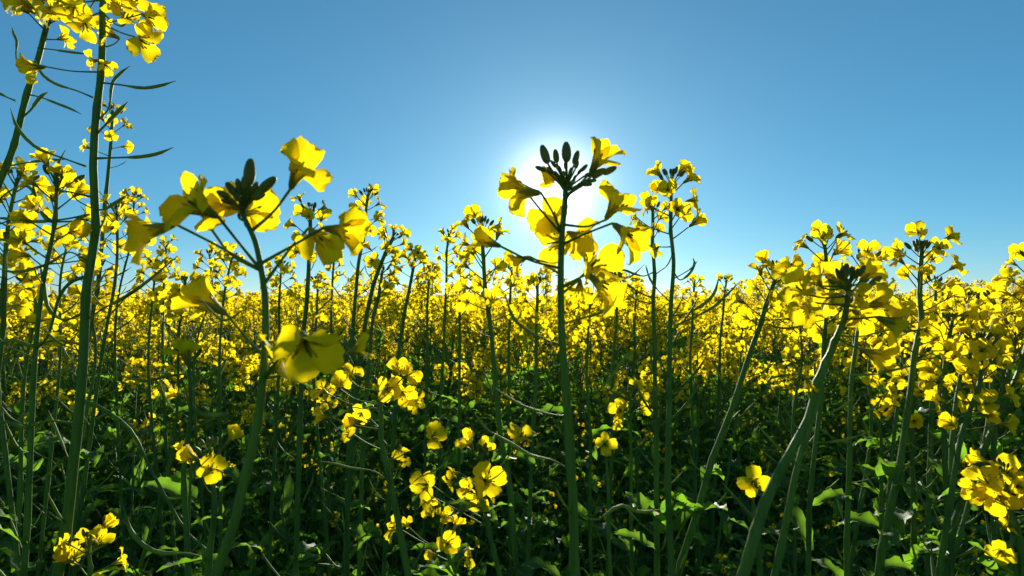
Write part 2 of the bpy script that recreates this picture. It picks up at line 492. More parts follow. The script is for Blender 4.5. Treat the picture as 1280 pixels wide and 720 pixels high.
def gen_plant(rng, h, nbr=5, nleaf=8, fs=1.0, nf=11, lean=0.08, stem_r=0.0042, bare=False, leafy=1.0, podn=9, sm=None):
    """an ordinary plant rooted at the origin"""
    pl = Plant()
    la = rng.uniform(0, 6.28); ln = rng.gauss(0, lean)
    tip = Vector((math.cos(la) * ln * h * 1.2, math.sin(la) * ln * h * 1.2, h))
    m1 = Vector((tip.x * 0.25 + rng.gauss(0, .012), tip.y * 0.25 + rng.gauss(0, .012), h * 0.45))
    m2 = Vector((tip.x * 0.65 + rng.gauss(0, .012), tip.y * 0.65 + rng.gauss(0, .012), h * 0.75))
    path = smooth_path([Vector((0, 0, -0.02)), m1, m2, tip], 14)
    pl.stem = (path, [stem_r, stem_r * 0.9, stem_r * 0.6, stem_r * 0.28])
    pl.racemes.append(raceme(rng, path, 0, nf, 10, podn, fs))
    a0 = rng.uniform(0, 6.28)
    for k in range(nbr):
        t = 0.42 + 0.42 * (k + rng.random() * 0.5) / nbr
        i = int(t * 13); p = Vector(path[i])
        a = a0 + 2.4 * k
        out = Vector((math.cos(a), math.sin(a), 0))
        hh = (h - p.z) * rng.uniform(0.70, 1.0)
        r = hh * rng.uniform(0.30, 0.55)
        bp = smooth_path([p, p + out * r * 0.55 + Vector((0, 0, hh * 0.38)), p + out * r * 0.9 + Vector((0, 0, hh * 0.75)), p + out * r + Vector((rng.gauss(0, .01), rng.gauss(0, .01), hh))], 8)
        pl.branches.append((bp, [stem_r * 0.5, stem_r * 0.4, stem_r * 0.22]))
        pl.racemes.append(raceme(rng, bp, 0, max(3, int(nf * rng.uniform(0.45, 0.9))), 7, int(podn * 0.6), fs * 0.92))
        # a small leaf in each axil
        if not bare:
            pl.leaves.append((p, out + Vector((0, 0, 0.25)), rng.uniform(0.06, 0.12) * (0.5 + 0.5 * leafy), rng.choice((0, 1, 5)), rng.uniform(-.4, .4)))
    for k in range(nleaf):
        z = rng.uniform(0.06, 0.66) * h
        i = min(12, int(z / h * 13)); p = Vector(path[i]); a = rng.uniform(0, 6.28)
        big = 1 - z / h
        pl.leaves.append((p, Vector((math.cos(a), math.sin(a), rng.uniform(-0.2, 0.3))), (0.07 + 0.17 * big) * rng.uniform(0.6, 1.15) * leafy * 0.58,
                          rng.choice((2, 3, 4)) if big > 0.55 else rng.choice((0, 1, 4, 5)), rng.uniform(-.5, .5)))
    return pl

def leaf_matrix(lf):
    p, d, s, k, roll = lf
    d = Vector(d).normalized()
    side = Vector((0, 0, 1)).cross(d)
    if side.length < 1e-3: side = Vector((0, 1, 0))
    side.normalize(); up = d.cross(side)
    M = Matrix((d, side, up)).transposed().to_4x4() @ Matrix.Rotation(roll, 4, 'X')
    return Matrix.Translation(p) @ M @ Matrix.Diagonal((s, s, s, 1))

def stem_mb(pl, sides, with_branches, stalk_sides):
    mb = MB()
    tube(mb, pl.stem[0], pl.stem[1], sides, iS)
    if with_branches:
        for b, r in pl.branches: tube(mb, b, r, max(4, sides - 3) if sides > 4 else 3, iS)
    return mb

def emit_full(pl, name, loc, label, cat, group=None, hi=True):
    root = bpy.data.objects.new(name, None)
    root.empty_display_size = 0.05
    col.objects.link(root); root.location = loc
    root['label'] = label; root['category'] = cat
    if group: root['group'] = group
    inv = Matrix.Translation(-Vector(loc)) if pl_world(pl) else Matrix.Identity(4)
    off = -Vector(loc) if pl_world(pl) else Vector((0, 0, 0))
    o3 = np.array(off)
    mb = MB()
    tube(mb, np.asarray(pl.stem[0]) + o3, pl.stem[1], 24 if hi else 7, iS)
    for rc in pl.racemes:
        for pts, r in rc.stalks + rc.pstalks: tube(mb, np.array([list(p) for p in pts]) + o3, [r * 1.5, r, r * 1.1], 5 if hi else 4, iG)
    link('stem', mb.mesh('stem'), root)
    for b, r in pl.branches:
        mb = MB(); tube(mb, np.asarray([list(p) for p in b]) + o3, r, 8 if hi else 5, iS); link('branch', mb.mesh('branch'), root)
    rr = random.Random(5)
    for rc in pl.racemes:
        for pos, ax, roll, s, var in rc.flowers:
            M = frame(Vector(pos) + off, ax, roll, s)
            if hi:
                k = int(var * len(FL_HI)) % len(FL_HI)
                f = link('flower', FL_HI[k][0], root, M)
                link('calyx', FL_HI[k][1], f); link('stamens', FL_HI[k][2], f)
            else:
                link('flower', FL_MID_ME[int(var * 5) % 5], root, M)
        if hi:
            for pos, ax, s in rc.buds: link('bud', BUD_ME, root, frame(Vector(pos) + off, ax, 0, s))
        elif rc.buds:
            mb = MB()
            for pos, ax, s in rc.buds: mb.addmb(BUD_LO, frame(Vector(pos) + off, ax, 0, s))
            link('bud_tip', mb.mesh('bud_tip'), root)
        for pts, r in rc.pods:
            mb = MB(); pod_tube(mb, np.array([list(p) for p in pts]) + o3, r, 7 if hi else 4); link('seed_pod', mb.mesh('seed_pod'), root)
    for lf in pl.leaves:
        link('leaf', LEAF_ME[lf[3]], root, Matrix.Translation(off) @ leaf_matrix(lf))
    return root

def pl_world(pl): return getattr(pl, 'world', False)

def emit_parts(pl, name, label, cat, group):
    """a plant of the middle distance: stem, one flower head per raceme, foliage"""
    root = bpy.data.objects.new(name, None); root.empty_display_size = 0.05
    col.objects.link(root)
    root['label'] = label; root['category'] = cat; root['group'] = group
    mb = stem_mb(pl, 5, False, 3)
    for rc in pl.racemes:
        for pts, r in rc.pstalks: tube(mb, pts, [r, r], 3, iG)
        for pts, r in rc.pods: pod_tube(mb, pts, r * 1.1, 3)
    link('stem', mb.mesh('stem'), root)
    for b, r in pl.branches:
        mb = MB(); tube(mb, b, r, 3, iS); link('branch', mb.mesh('branch'), root)
    for rc in pl.racemes:
        if rc.flowers: link('flower_head', head_mb(rc, FL_MID, 3).mesh('flower_head'), root)
    for lf in pl.leaves:
        link('leaf', LEAF_ME[lf[3]], root, leaf_matrix(lf))
    return root

def head_mb(rc, bank, sides, bigger=1.0):
    mb = MB()
    if sides == 3 and bigger == 1.0: tube(mb, rc.rach, [.0017, .0013, .0011], 4, iG)
    for pts, r in rc.stalks: tube(mb, pts[::3] if len(pts) == 4 else pts, [r, r], sides, iG)
    for pos, ax, roll, s, var in rc.flowers:
        mb.addmb(bank[int(var * 5) % 5], frame(pos, ax, roll, s * bigger))
    for pos, ax, s in rc.buds: mb.addmb(BUD_LO, frame(pos, ax, 0, s * bigger))
    return mb

def merged_mb(pl, lod):
    mb = stem_mb(pl, 4 if lod == 1 else 3, True, 3)
    for rc in pl.racemes:
        if lod == 1:
            for pts, r in rc.pstalks: tube(mb, pts, [r, r], 3, iG)
            for pts, r in rc.pods: pod_tube(mb, pts, r * 1.2, 3)
            mb.addmb(head_mb(rc, FL_LOW, 3, 1.06))
        else:
            for pos, ax, roll, s, var in rc.flowers: mb.addmb(FL_LOW[int(var * 5) % 5], frame(pos, ax, roll, s * 1.25))
            for pos, ax, s in rc.buds[::3]: mb.addmb(BUD_LO, frame(pos, ax, 0, s * 1.4))
    for lf in pl.leaves:
        M = leaf_matrix(lf)
        mb.addmb(LEAVES_LO[lf[3] % 3], M)
    return mb

def copy_tree(o, loc, rz, s, tilt=(0, 0)):
    r = o.copy(); col.objects.link(r)
    r.location = loc; r.rotation_euler = (tilt[0], tilt[1], rz); r.scale = (s, s, s)
    for ch in list(o.children):
        c = ch.copy(); col.objects.link(c); c.parent = r
        for g in list(ch.children):
            d = g.copy(); col.objects.link(d); d.parent = c
    return r
#@@LAND
# ------------------------------------------------------------------ the land
def simple_mat(name, build):
    m = bpy.data.materials.new(name); m.use_nodes = True; t = m.node_tree; t.nodes.clear()
    out = N(t, 'ShaderNodeOutputMaterial'); b = N(t, 'ShaderNodeBsdfPrincipled'); L(t, b.outputs[0], out.inputs[0])
    b.inputs['Roughness'].default_value = 0.9; b.inputs['Specular IOR Level'].default_value = 0.1
    build(t, b); return m
def ramp_noise(scales, stops, coord='Object'):
    def f(t, b):
        co = N(t, 'ShaderNodeTexCoord')
        nz = N(t, 'ShaderNodeTexNoise'); nz.inputs['Scale'].default_value = scales; nz.inputs['Detail'].default_value = 6
        L(t, co.outputs[coord], nz.inputs[0])
        cr = N(t, 'ShaderNodeValToRGB'); L(t, nz.outputs['Fac'], cr.inputs[0])
        el = cr.color_ramp.elements
        while len(el) < len(stops): el.new(0.5)
        for e, (p, c) in zip(el, stops): e.position = p; e.color = (*c, 1)
        L(t, cr.outputs[0], b.inputs['Base Color'])
        bp = N(t, 'ShaderNodeBump'); bp.inputs['Strength'].default_value = 0.6; bp.inputs['Distance'].default_value = 0.02
        L(t, nz.outputs['Fac'], bp.inputs['Height']); L(t, bp.outputs[0], b.inputs['Normal'])
    return f
SOIL = simple_mat('soil', ramp_noise(3.0, [(0.3, (0.05, 0.035, 0.02)), (0.55, (0.10, 0.07, 0.04)), (0.7, (0.05, 0.08, 0.02))]))
PASTURE = simple_mat('pasture', ramp_noise(0.012, [(0.35, (0.06, 0.11, 0.03)), (0.5, (0.12, 0.15, 0.05)), (0.6, (0.26, 0.22, 0.02)), (0.7, (0.07, 0.10, 0.04))]))
WOOD = simple_mat('wooded_slope', ramp_noise(0.03, [(0.35, (0.035, 0.055, 0.035)), (0.55, (0.06, 0.085, 0.045)), (0.7, (0.10, 0.12, 0.06))]))
BARK = simple_mat('bark', ramp_noise(8, [(0.3, (0.05, 0.04, 0.03)), (0.7, (0.12, 0.09, 0.06))]))
CROWN = plant_mat('tree_leaf', (0.025, 0.05, 0.015), (0.05, 0.085, 0.025), 0.6, 0.25, (0.08, 0.14, 0.02), 0.8, 0.2)
MATS += [SOIL, PASTURE, WOOD, BARK, CROWN]
iSo, iPa, iWo, iBa, iCr = range(8, 13)

FIELD_END = 75.0
def ground_z(x, y):
    r = math.hypot(x, y)
    z = 0.0
    if r > 4: z += 0.02 * mnoise.noise((x * 0.12, y * 0.12, 0)) * min(1, (r - 4) / 6)
    if r > 9: z += -0.011 * min(r - 9, 60)
    if r > 40: z += -0.008 * min(r - 40, 160) + 0.3 * mnoise.noise((x * 0.01, y * 0.01, 3)) * min(1, (r - 40) / 60)
    return z
mb = MB(); V = []
rr_ = [0] + list(np.geomspace(0.5, 3000, 60)); na = 96
for r in rr_:
    for k in range(na):
        a = 2 * math.pi * k / na; x, y = r * math.sin(a), r * math.cos(a)
        V.append((x, y, ground_z(x, y)))
F = grid_faces(na, len(rr_), True)
Fm = [iSo if rr_[i // na] < FIELD_END + 10 else iPa for i in range(len(F))]
mb.add(np.array(V), F, np.array(Fm))
g = link('ground', mb.mesh('ground')); g['kind'] = 'structure'

def ridge(dist, h0, h1, mat, seed, depth=200):
    mb = MB(); V = []; n = 160; prof = [(0, 0), (0.25, .55), (0.5, .9), (0.7, 1), (1.0, .7)]
    for f, hf in prof:
        for k in range(n):
            a = R(-75 + 150 * k / (n - 1)); d = dist + depth * f
            hh = h0 + (h1 - h0) * (0.5 + 0.5 * mnoise.fractal((a * 3.2 + seed, seed, 0), 1.0, 2.0, 4) * 1.3)
            V.append((math.sin(a) * d, math.cos(a) * d, -3.5 + (hh + 3.5) * hf))
    mb.add(np.array(V), grid_faces(n, len(prof)), mat)
    o = link('hills', mb.mesh('hills')); o['kind'] = 'structure'
ridge(420, 0.2, 3.6, iPa, 2.3)
ridge(800, 4.0, 12.5, iWo, 7.1)

def far_tree(px, py, d, h, w, label, seed):
    rng = random.Random(seed)
    top = at(px, py, d); gz = -1.6
    root = bpy.data.objects.new('tree', None); col.objects.link(root); root.location = (top.x, top.y, gz)
    root['label'] = label; root['category'] = 'tree'; root['group'] = 'trees beyond the rapeseed field'
    H = top.z - gz
    mb = MB(); tube(mb, smooth_path([(0, 0, -0.2), (0.05, 0, H * 0.4), (0, 0.05, H * 0.8)], 6), [H * 0.035, H * 0.02, H * 0.008], 7, iBa)
    for k in range(6):
        a = k * 1.05; tube(mb, [(0.03, 0, H * 0.35), (math.cos(a) * w * .25, math.sin(a) * w * .25, H * 0.6), (math.cos(a) * w * .38, math.sin(a) * w * .38, H * 0.75)], [H * .012, H * .008, H * .004], 4, iBa)
    link('trunk', mb.mesh('trunk'), root)
    mb = MB(); lobes = [(rng.gauss(0, w * 0.24), rng.gauss(0, w * 0.2), H * rng.uniform(0.35, 0.82), rng.uniform(0.14, 0.26) * w) for _ in range(15)]
    Vs = []
    for x, y, z, r in lobes:
        for _ in range(170):
            v = Vector((rng.gauss(0, 1), rng.gauss(0, 1), rng.gauss(0, 1))).normalized() * r * rng.uniform(0.55, 1.08)
            c = Vector((x, y, z)) + v; c.z = min(c.z, H)
            n = Vector((rng.gauss(0, 1), rng.gauss(0, 1), rng.gauss(0, 1))).normalized(); u = n.orthogonal().normalized(); w2 = n.cross(u)
            s = 0.11 * rng.uniform(0.6, 1.4) * H / 4
            Vs += [c - u * s, c - w2 * s * .7, c + u * s, c + w2 * s * .7]
    mb.add(np.array([list(v) for v in Vs]), [(i, i + 1, i + 2, i + 3) for i in range(0, len(Vs), 4)], iCr)
    link('crown', mb.mesh('crown'), root)
far_tree(1181, 361, 110, 4, 4.2, 'rounded dark tree on the right horizon, tallest beyond the field', 1)
far_tree(1130, 369, 125, 3, 4.6, 'low dark tree on the right horizon beside the tallest one', 2)
far_tree(1258, 373, 130, 3, 7.0, 'broad low tree at the far right edge of the horizon', 3)
far_tree(232, 372, 140, 3, 6.0, 'small dark tree on the left horizon behind yellow blooms', 4)
far_tree(438, 370, 150, 3, 7.0, 'wide bushy tree on the horizon left of the sun', 5)
#@@HERO
# ------------------------------------------------------------------ foreground plants, each one built as it stands
T0 = 0.022
def stem_from(pts, d, dtop, dbot, rootshift=(0.0, 0.0)):
    """pts run from the tip down; d is one distance or one per point; returns base-to-tip path and radii"""
    ds = d if isinstance(d, (list, tuple)) else [d] * len(pts)
    W = [at(x, y, dd) for (x, y), dd in zip(pts, ds)]
    last, prev = W[-1], W[-2]
    dirn = (last - prev).normalized()
    if dirn.z > -0.6: dirn = Vector((dirn.x, dirn.y, -0.6)).normalized()
    Lr = last.z / -dirn.z
    ctl = last + dirn * Lr * 0.45
    rootp = Vector((ctl.x + (ctl.x - last.x) * 0.25 + rootshift[0], ctl.y + (ctl.y - last.y) * 0.25 + rootshift[1], -0.02))
    up = smooth_path(W[::-1], 7 * len(W))
    low = []
    for i in range(10):
        t = i / 10
        low.append(np.array(rootp) * (1 - t) ** 2 + 2 * np.array(ctl) * t * (1 - t) + np.array(last) * t * t)
    sp = np.concatenate([np.array(low), up])
    dl = ds[-1]
    rt, rb = dtop / 2 * ds[0] / FPX, dbot / 2 * dl / FPX
    zs = sp[:, 2]; zt, zl = zs[-1], last.z
    rad = [0.8 * (rt + (rb - rt) * min(1.0, max(0, (zt - z) / max(zt - zl, 1e-3))) ** 0.8) for z in zs]
    return sp, rad, rootp

def near_on(path, d, y):
    best = min(range(len(path)), key=lambda i: abs(proj(path[i])[1] - y))
    return Vector(path[best])
def proj(p):
    p = Vector(p) - Vector((0, 0, CAM_Z)); c, s = math.cos(PITCH), math.sin(PITCH)
    yy = p.y * c + p.z * s; zz = -p.y * s + p.z * c
    return (640 + FPX * p.x / yy, 360 - FPX * zz / yy) if yy > 1e-3 else (0, 9999)

def hero(label, pts, d, dtop, dbot, nf=0, nb=0, npod=0, fs=1.0, flen=0.05, plen=0.16, ped=0.019, spread=1.0, flowers=(), buds=(), pods=(),
         branches=(), leaves=9, seed=0, group='tall rapeseed plants in the foreground', hi=True, morepods=0, pod_s=1.0, rootshift=(0, 0), leafy=1.0, kind='rapeseed_plant'):
    rng = random.Random(seed * 7 + 3)
    sp, rad, rootp = stem_from(pts, d, dtop, dbot, rootshift)
    dd = d[0] if isinstance(d, (list, tuple)) else d
    # joints: slight kinks and swellings where side shoots leave the stem
    sp = np.array(sp); rad = list(rad)
    for _ in range(5):
        k = rng.randrange(12, len(sp) - 6); rad[k] *= 1.16
        off = np.array([rng.gauss(0, 1), rng.gauss(0, 1), 0]) * rad[k] * 0.5
        for j in range(-4, 5):
            if 0 <= k + j < len(sp) - 2: sp[k + j] += off * (1 - abs(j) / 5)
    pl = Plant(); pl.world = True; pl.stem = (sp, rad)
    rc = raceme(rng, sp, 0, nf, nb, npod, fs, flen, plen, pod_s, ped, spread)
    pl.racemes.append(rc)
    if morepods:
        extra = raceme(rng, sp[:int(len(sp) * 0.93)], 0, 0, 0, morepods, fs, 0.12, 0.45, 1.1 if dd > 0.45 else 0.75, 0.02 if dd > 0.45 else 0.012, 1.0)
        pl.racemes.append(extra)
    for f in flowers:
        x, y, size, face, ay = f[:5]; dz = f[5] if len(f) > 5 else 0.0; var = f[6] if len(f) > 6 else rng.choice((0, 1, 2, 3, 5, 6)) ; 
        c = at(x, y, dd + dz); fx, fy, fz = face
        n = Vector((fx * 1.2, -fz * 0.62, fy * 1.1)).normalized(); s = size * (dd + dz) / FPX / T0
        base = c - n * 0.006 * s
        rc.flowers.append((base, n, rng.uniform(0, 6.28), s, (var + 0.5) / len(FL_HI) if hi else rng.random()))
        if ay is not None:
            p0 = near_on(sp, dd, ay)
            e = base - n * 0.001 * s
            mid = p0.lerp(e, 0.6) - n * 0.2 * (e - p0).length * 0.35 + Vector((0, 0, -0.05 * (e - p0).length))
            rc.stalks.append(([Vector(q) for q in smooth_path([p0, mid, e], 8)], 0.0005 * max(1, s * 0.9)))
    for b in buds:
        x, y, ln, (bx, by), ay = b
        n = Vector((bx, rng.uniform(-.25, .25), by)).normalized(); s = ln * dd / FPX / 0.0085
        base = at(x, y, dd + rng.uniform(-0.006, 0.006)) - n * 0.0042 * s
        rc.buds.append((base, n, s))
        p0 = near_on(sp, dd, ay); rc.stalks.append(([Vector(q) for q in smooth_path([p0, p0.lerp(base, .5) - n * 0.001, base], 6)], 0.0005))
    for pd in pods:
        q, w_ = pd[0], pd[1]; dz = pd[2] if len(pd) > 2 else 0.0
        W = []
        for i, (x, y) in enumerate(q): W.append(at(x, y, dd + dz * i / (len(q) - 1)))
        r = w_ / 2 * dd / FPX
        k = 0.34
        sm_ = smooth_path(W, 16); cut = 5
        rc.stalks.append(([Vector(v) for v in sm_[:cut + 1]], r * 0.5))
        rc.pods.append(([Vector(v) for v in sm_[cut:]], r))
    for b in branches:
        q, w_, kw = b; kw = dict(kw); dz = kw.pop('dz', 0.0)
        W = [at(x, y, dd + dz * i / (len(q) - 1)) for i, (x, y) in enumerate(q)]
        bp = smooth_path(W, 14); r = w_ / 2 * dd / FPX
        pl.branches.append((bp, [r, r * 0.8, r * 0.5]))
        if kw: pl.racemes.append(raceme(rng, [Vector(v) for v in bp], 0, **kw))
    for k in range(leaves):
        t = rng.uniform(0.05, 0.62); i = int(t * len(sp)); a = rng.uniform(0, 6.28)
        if sp[i][2] > CAM_Z - 0.17: continue
        pl.leaves.append((Vector(sp[i]), Vector((math.cos(a), math.sin(a) * 0.9 + 0.2, rng.uniform(-.3, .3))), rng.uniform(0.035, 0.07) * leafy * min(1, dd / 0.7), rng.choice((0, 1, 5, 4)), rng.uniform(-.5, .5)))
    loc = (rootp.x, rootp.y, 0)
    return emit_full(pl, kind, loc, label, 'plant', group, hi)

# the five nearest
hero('thick-stemmed podded rapeseed plant rising out of the top left of the frame',
     [(131, -60), (126, 60), (118, 180), (113, 300), (106, 420), (94, 560), (68, 720)], 0.50, 8, 15, nf=0, nb=8, fs=1.1, seed=1, morepods=10, leaves=3,
     flowers=[(62, 12, 48, (-.5, .2, .6), 10), (92, 12, 44, (.1, -.6, .6), 0), (108, 32, 40, (.4, -.7, .5), -10), (137, 42, 38, (-.3, .1, .9), 60),
              (158, 22, 44, (.5, .5, .6), 15), (187, 22, 42, (.8, -.4, .3), 28), (179, 52, 46, (.7, -.5, .6), 28), (165, 0, 44, (.4, .4, .8), -10),
              (44, 84, 40, (-.95, -.1, .3), 83, -0.02, 4), (147, 8, 40, (.1, .2, .9), -20), (30, 2, 42, (-.5, .4, .5), -15), (116, 76, 26, (-.5, -.2, .8), 70), (133, 82, 24, (.5, -.5, .6), 80)],
     pods=[([(123, 103), (150, 106), (178, 110), (200, 107), (220, 101)], 4.2), ([(120, 152), (136, 135), (140, 105), (150, 92), (163, 82)], 4.0),
           ([(117, 122), (95, 113), (70, 105), (52, 92), (43, 73)], 3.6), ([(119, 198), (150, 197), (175, 196), (197, 192), (217, 184)], 4.6),
           ([(108, 208), (80, 198), (45, 184), (22, 160), (13, 135)], 4.2), ([(114, 246), (88, 240), (72, 236), (70, 212), (82, 187)], 4.6),
           ([(120, 168), (130, 158), (140, 147), (150, 137), (160, 127)], 5.0), ([(112, 268), (80, 274), (45, 277), (15, 274), (-15, 271)], 4.4),
           ([(118, 262), (130, 262), (140, 256), (150, 250), (160, 243)], 4.6), ([(112, 275), (80, 277), (58, 274), (45, 250), (40, 222)], 4.6),
           ([(110, 326), (85, 315), (60, 330), (20, 340), (-10, 333)], 3.6), ([(108, 400), (130, 385), (150, 375), (180, 355), (222, 320)], 4.4),
           ([(107, 432), (70, 425), (40, 432), (15, 425), (-10, 431)], 4.6), ([(102, 392), (80, 400), (60, 385), (54, 350), (50, 330)], 5.0),
           ([(99, 470), (140, 468), (180, 476), (210, 470), (250, 466)], 3.8), ([(98, 530), (60, 526), (30, 534), (10, 528), (-10, 530)], 5.0)],
     branches=[([(112, 345), (90, 352), (74, 372), (60, 420), (42, 440)], 5, {}), ([(100, 500), (130, 512), (165, 540), (190, 590), (230, 660), (262, 690)], 5, {})])
hero('leaning rapeseed stem cut off by the left edge of the frame, few pods',
     [(62, 18), (46, 80), (26, 148), (2, 216), (-42, 340), (-60, 470), (-66, 700)], 0.56, 7, 14, nf=5, nb=6, fs=1.1, seed=2, morepods=4, leaves=2, flen=0.02,
     flowers=[(34, 10, 36, (-.5, .4, .6), 25), (72, 6, 40, (.3, .5, .8), 22)],
     pods=[([(47, 60), (66, 62), (80, 64), (95, 66), (114, 68)], 3.0), ([(35, 118), (52, 122), (70, 129), (88, 136), (102, 143)], 3.2),
           ([(28, 146), (38, 138), (45, 128), (52, 120), (60, 115)], 4.5), ([(20, 126), (10, 122), (0, 117), (-10, 112), (-20, 108)], 3.6),
           ([(8, 208), (30, 204), (50, 201), (66, 200), (84, 199)], 3.6), ([(22, 82), (20, 68), (21, 52), (17, 42), (15, 34)], 3.2),
           ([(-6, 255), (10, 240), (30, 232), (42, 240), (50, 262)], 3.6)])
hero('rapeseed plant with big buds and the largest yellow petals, its top bent',
     [(300, 252), (306, 268), (320, 305), (331, 370), (331, 440), (322, 520), (296, 640), (268, 745)], 0.225, 6.5, 15, nf=0, nb=0, seed=3, morepods=7, leaves=2,
     flowers=[(247, 258, 88, (-.35, .25, .85), 336, -0.012, 1), (192, 288, 82, (-.55, -.25, .55), 336, 0.008, 2), (262, 268, 76, (.1, .45, .7), 336, .012, 5),
              (372, 216, 80, (.35, .55, .55), 287, 0, 2), (312, 262, 74, (.1, .25, -.9), 275, 0.012, 1), (290, 256, 56, (-.5, .3, -.6), 270, 0.01, 2),
              (425, 288, 72, (.85, -.15, .3), 326, 0, 4), (398, 296, 66, (.45, -.4, .5), 352, 0.012, 2),
              (382, 432, 92, (.25, -.35, .85), 470, -0.02, 1), (352, 440, 64, (-.5, -.35, .6), 470, -.005, 0),
              (262, 380, 76, (-.6, .45, .3), 447, 0.02, 2), (446, 437, 42, (.8, .35, .2), 478, .02, 2)],
     buds=[(312, 215, 34, (.05, 1), 262), (334, 231, 30, (.75, .6), 264), (289, 236, 22, (-.6, .7), 262), (279, 243, 20, (-.85, .4), 266),
           (299, 234, 22, (-.2, 1), 262), (305, 229, 18, (-.1, 1), 260), (322, 241, 17, (.5, .7), 262), (291, 241, 15, (-.7, .6), 264), (312, 238, 16, (.2, .9), 262), (318, 236, 20, (.3, .9), 262), (296, 246, 17, (-.5, .6), 266), (324, 246, 17, (.7, .3), 266), (306, 243, 17, (.1, .9), 262), (284, 252, 16, (-.9, .2), 270)],
     pods=[([(330, 395), (310, 385), (285, 400), (270, 395), (250, 372)], 3.5)])
hero('sunlit centre rapeseed plant against the sun, a fan of dark buds on top',
     [(709, 228), (706, 245), (703, 285), (701, 340), (702, 410), (708, 500), (717, 600), (726, 745)], 0.28, 7.0, 16, nf=0, nb=0, seed=4, morepods=5, leaves=2,
     flowers=[(657, 240, 66, (-.6, .1, -.5), 290, 0, 2), (645, 232, 44, (-.8, .5, .1), 290, .004, 4), (748, 200, 62, (.35, .6, .35), 240, 0, 2), (694, 222, 40, (-.9, .1, .25), 246, .006, 7),
              (768, 258, 66, (.3, .5, .4), 279, 0.0, 1), (783, 292, 70, (.55, -.5, .4), 305, -0.008, 2), (690, 276, 60, (-.2, .4, -.8), 292, .014, 1),
              (695, 303, 62, (-.4, -.1, .7), 318, .012, 0), (722, 296, 56, (.5, -.2, -.7), 318, .016, 3), (741, 330, 70, (.2, .3, .9), 356, .004, 1),
              (752, 356, 72, (.5, -.45, .5), 358, -.006, 2), (612, 303, 50, (-.9, .35, .1), 332, -.004, 7), (724, 362, 46, (-.1, -.6, .5), 365, .01, 3), (650, 325, 40, (-.7, -.3, .2), 345, .03, 4)],
     buds=[(681, 193, 26, (-.3, 1), 235), (695, 195, 19, (-.1, 1), 232), (708, 190, 28, (0, 1), 228), (720, 197, 19, (.3, 1), 230), (692, 205, 12, (-.6, .7), 232),
           (707, 207, 12, (-.1, 1), 228), (721, 206, 12, (.3, .8), 230), (730, 210, 13, (.6, .6), 235), (737, 218, 14, (.9, .3), 240), (748, 216, 22, (.8, .45), 245),
           (718, 223, 10, (.2, .6), 240), (733, 230, 15, (.9, -.1), 250), (717, 236, 11, (.5, .6), 252), (700, 212, 11, (-.3, .8), 232), (713, 214, 11, (.2, .9), 230), (705, 217, 9, (-.1, .9), 230), (711, 221, 9, (.1, .9), 231), (725, 214, 11, (.5, .7), 234), (696, 217, 9, (-.5, .7), 234), (688, 213, 13, (-.6, .6), 236), (740, 226, 12, (.9, .1), 246), (762, 213, 20, (.8, .4), 245), (676, 211, 15, (-.8, .3), 240)],
     pods=[([(704, 432), (680, 424), (655, 410), (640, 394), (631, 366)], 4.5), ([(704, 405), (722, 399), (745, 393), (762, 382), (772, 366)], 4.0),
           ([(710, 500), (740, 494), (765, 470), (782, 446), (800, 434)], 3.8), ([(703, 326), (690, 329), (676, 326), (655, 322), (638, 321)], 2.4),
           ([(716, 590), (690, 575), (665, 570), (640, 555), (615, 540)], 4.4), ([(711, 520), (690, 518), (660, 510), (640, 500), (618, 484)], 3.8),
           ([(722, 640), (745, 650), (775, 632), (800, 640), (830, 636)], 4.4)])
hero('rapeseed plant with a dense dark-centred head on a thick slanting stem',
     [(1062, 352), (1055, 400), (1040, 450), (1012, 520), (972, 600), (925, 730)], 0.30, 7, 17, nf=0, nb=7, fs=0.9, seed=5, morepods=8, leaves=3,
     flowers=[(1000, 362, 53, (-.6, .3, .6), 372, 0, 1), (1008, 386, 47, (-.5, -.4, .6), 384, -.01, 2), (1046, 348, 52, (-.2, .6, -.5), 362, .01, 2), (1082, 345, 48, (.4, .6, .2), 362, .006, 4),
              (1102, 378, 62, (.5, .2, .7), 382, -.01, 1), (1116, 404, 63, (.6, -.3, .6), 400, -.02, 3), (1078, 396, 50, (.2, -.3, .8), 392, 0, 0), (1034, 372, 48, (-.4, -.2, -.7), 372, .02, 5),
              (1090, 442, 52, (.6, -.3, .4), 420, -.01, 2), (985, 340, 38, (-.7, .5, .3), 360, .02, 4), (1068, 368, 42, (.1, -.1, .9), 366, -.012, 2), (1022, 350, 38, (-.4, .6, .4), 360, 0, 2), (1010, 480, 28, (.1, -.9, .4), 505, 0, 4)],
     buds=[(1058, 338, 18, (0, 1), 352), (1048, 342, 15, (-.4, .8), 354), (1070, 342, 15, (.4, .8), 354), (1040, 352, 13, (-.8, .4), 358), (1080, 352, 14, (.8, .4), 358), (1063, 350, 12, (.1, 1), 356)],
     pods=[([(1048, 420), (1080, 420), (1110, 412), (1140, 414), (1165, 408)], 3.2), ([(1030, 478), (1050, 470), (1090, 468), (1120, 462), (1160, 452)], 3.0), ([(1000, 540), (980, 510), (960, 478), (975, 470), (1003, 468)], 3.2),
           ([(1050, 405), (1030, 400), (1000, 408), (975, 410), (955, 402)], 3.0)])
hero('slanting rapeseed stem crossing behind the thick one right of centre',
     [(1034, 378), (1030, 430), (1024, 490), (1000, 570), (965, 730)], 0.42, 5, 11, nf=6, nb=6, npod=3, fs=0.9, seed=6, morepods=8, leaves=3, flen=0.03)
M1 = dict(ped=0.021, spread=1.0, morepods=12)
S = 'slender rapeseed plants standing above the field'
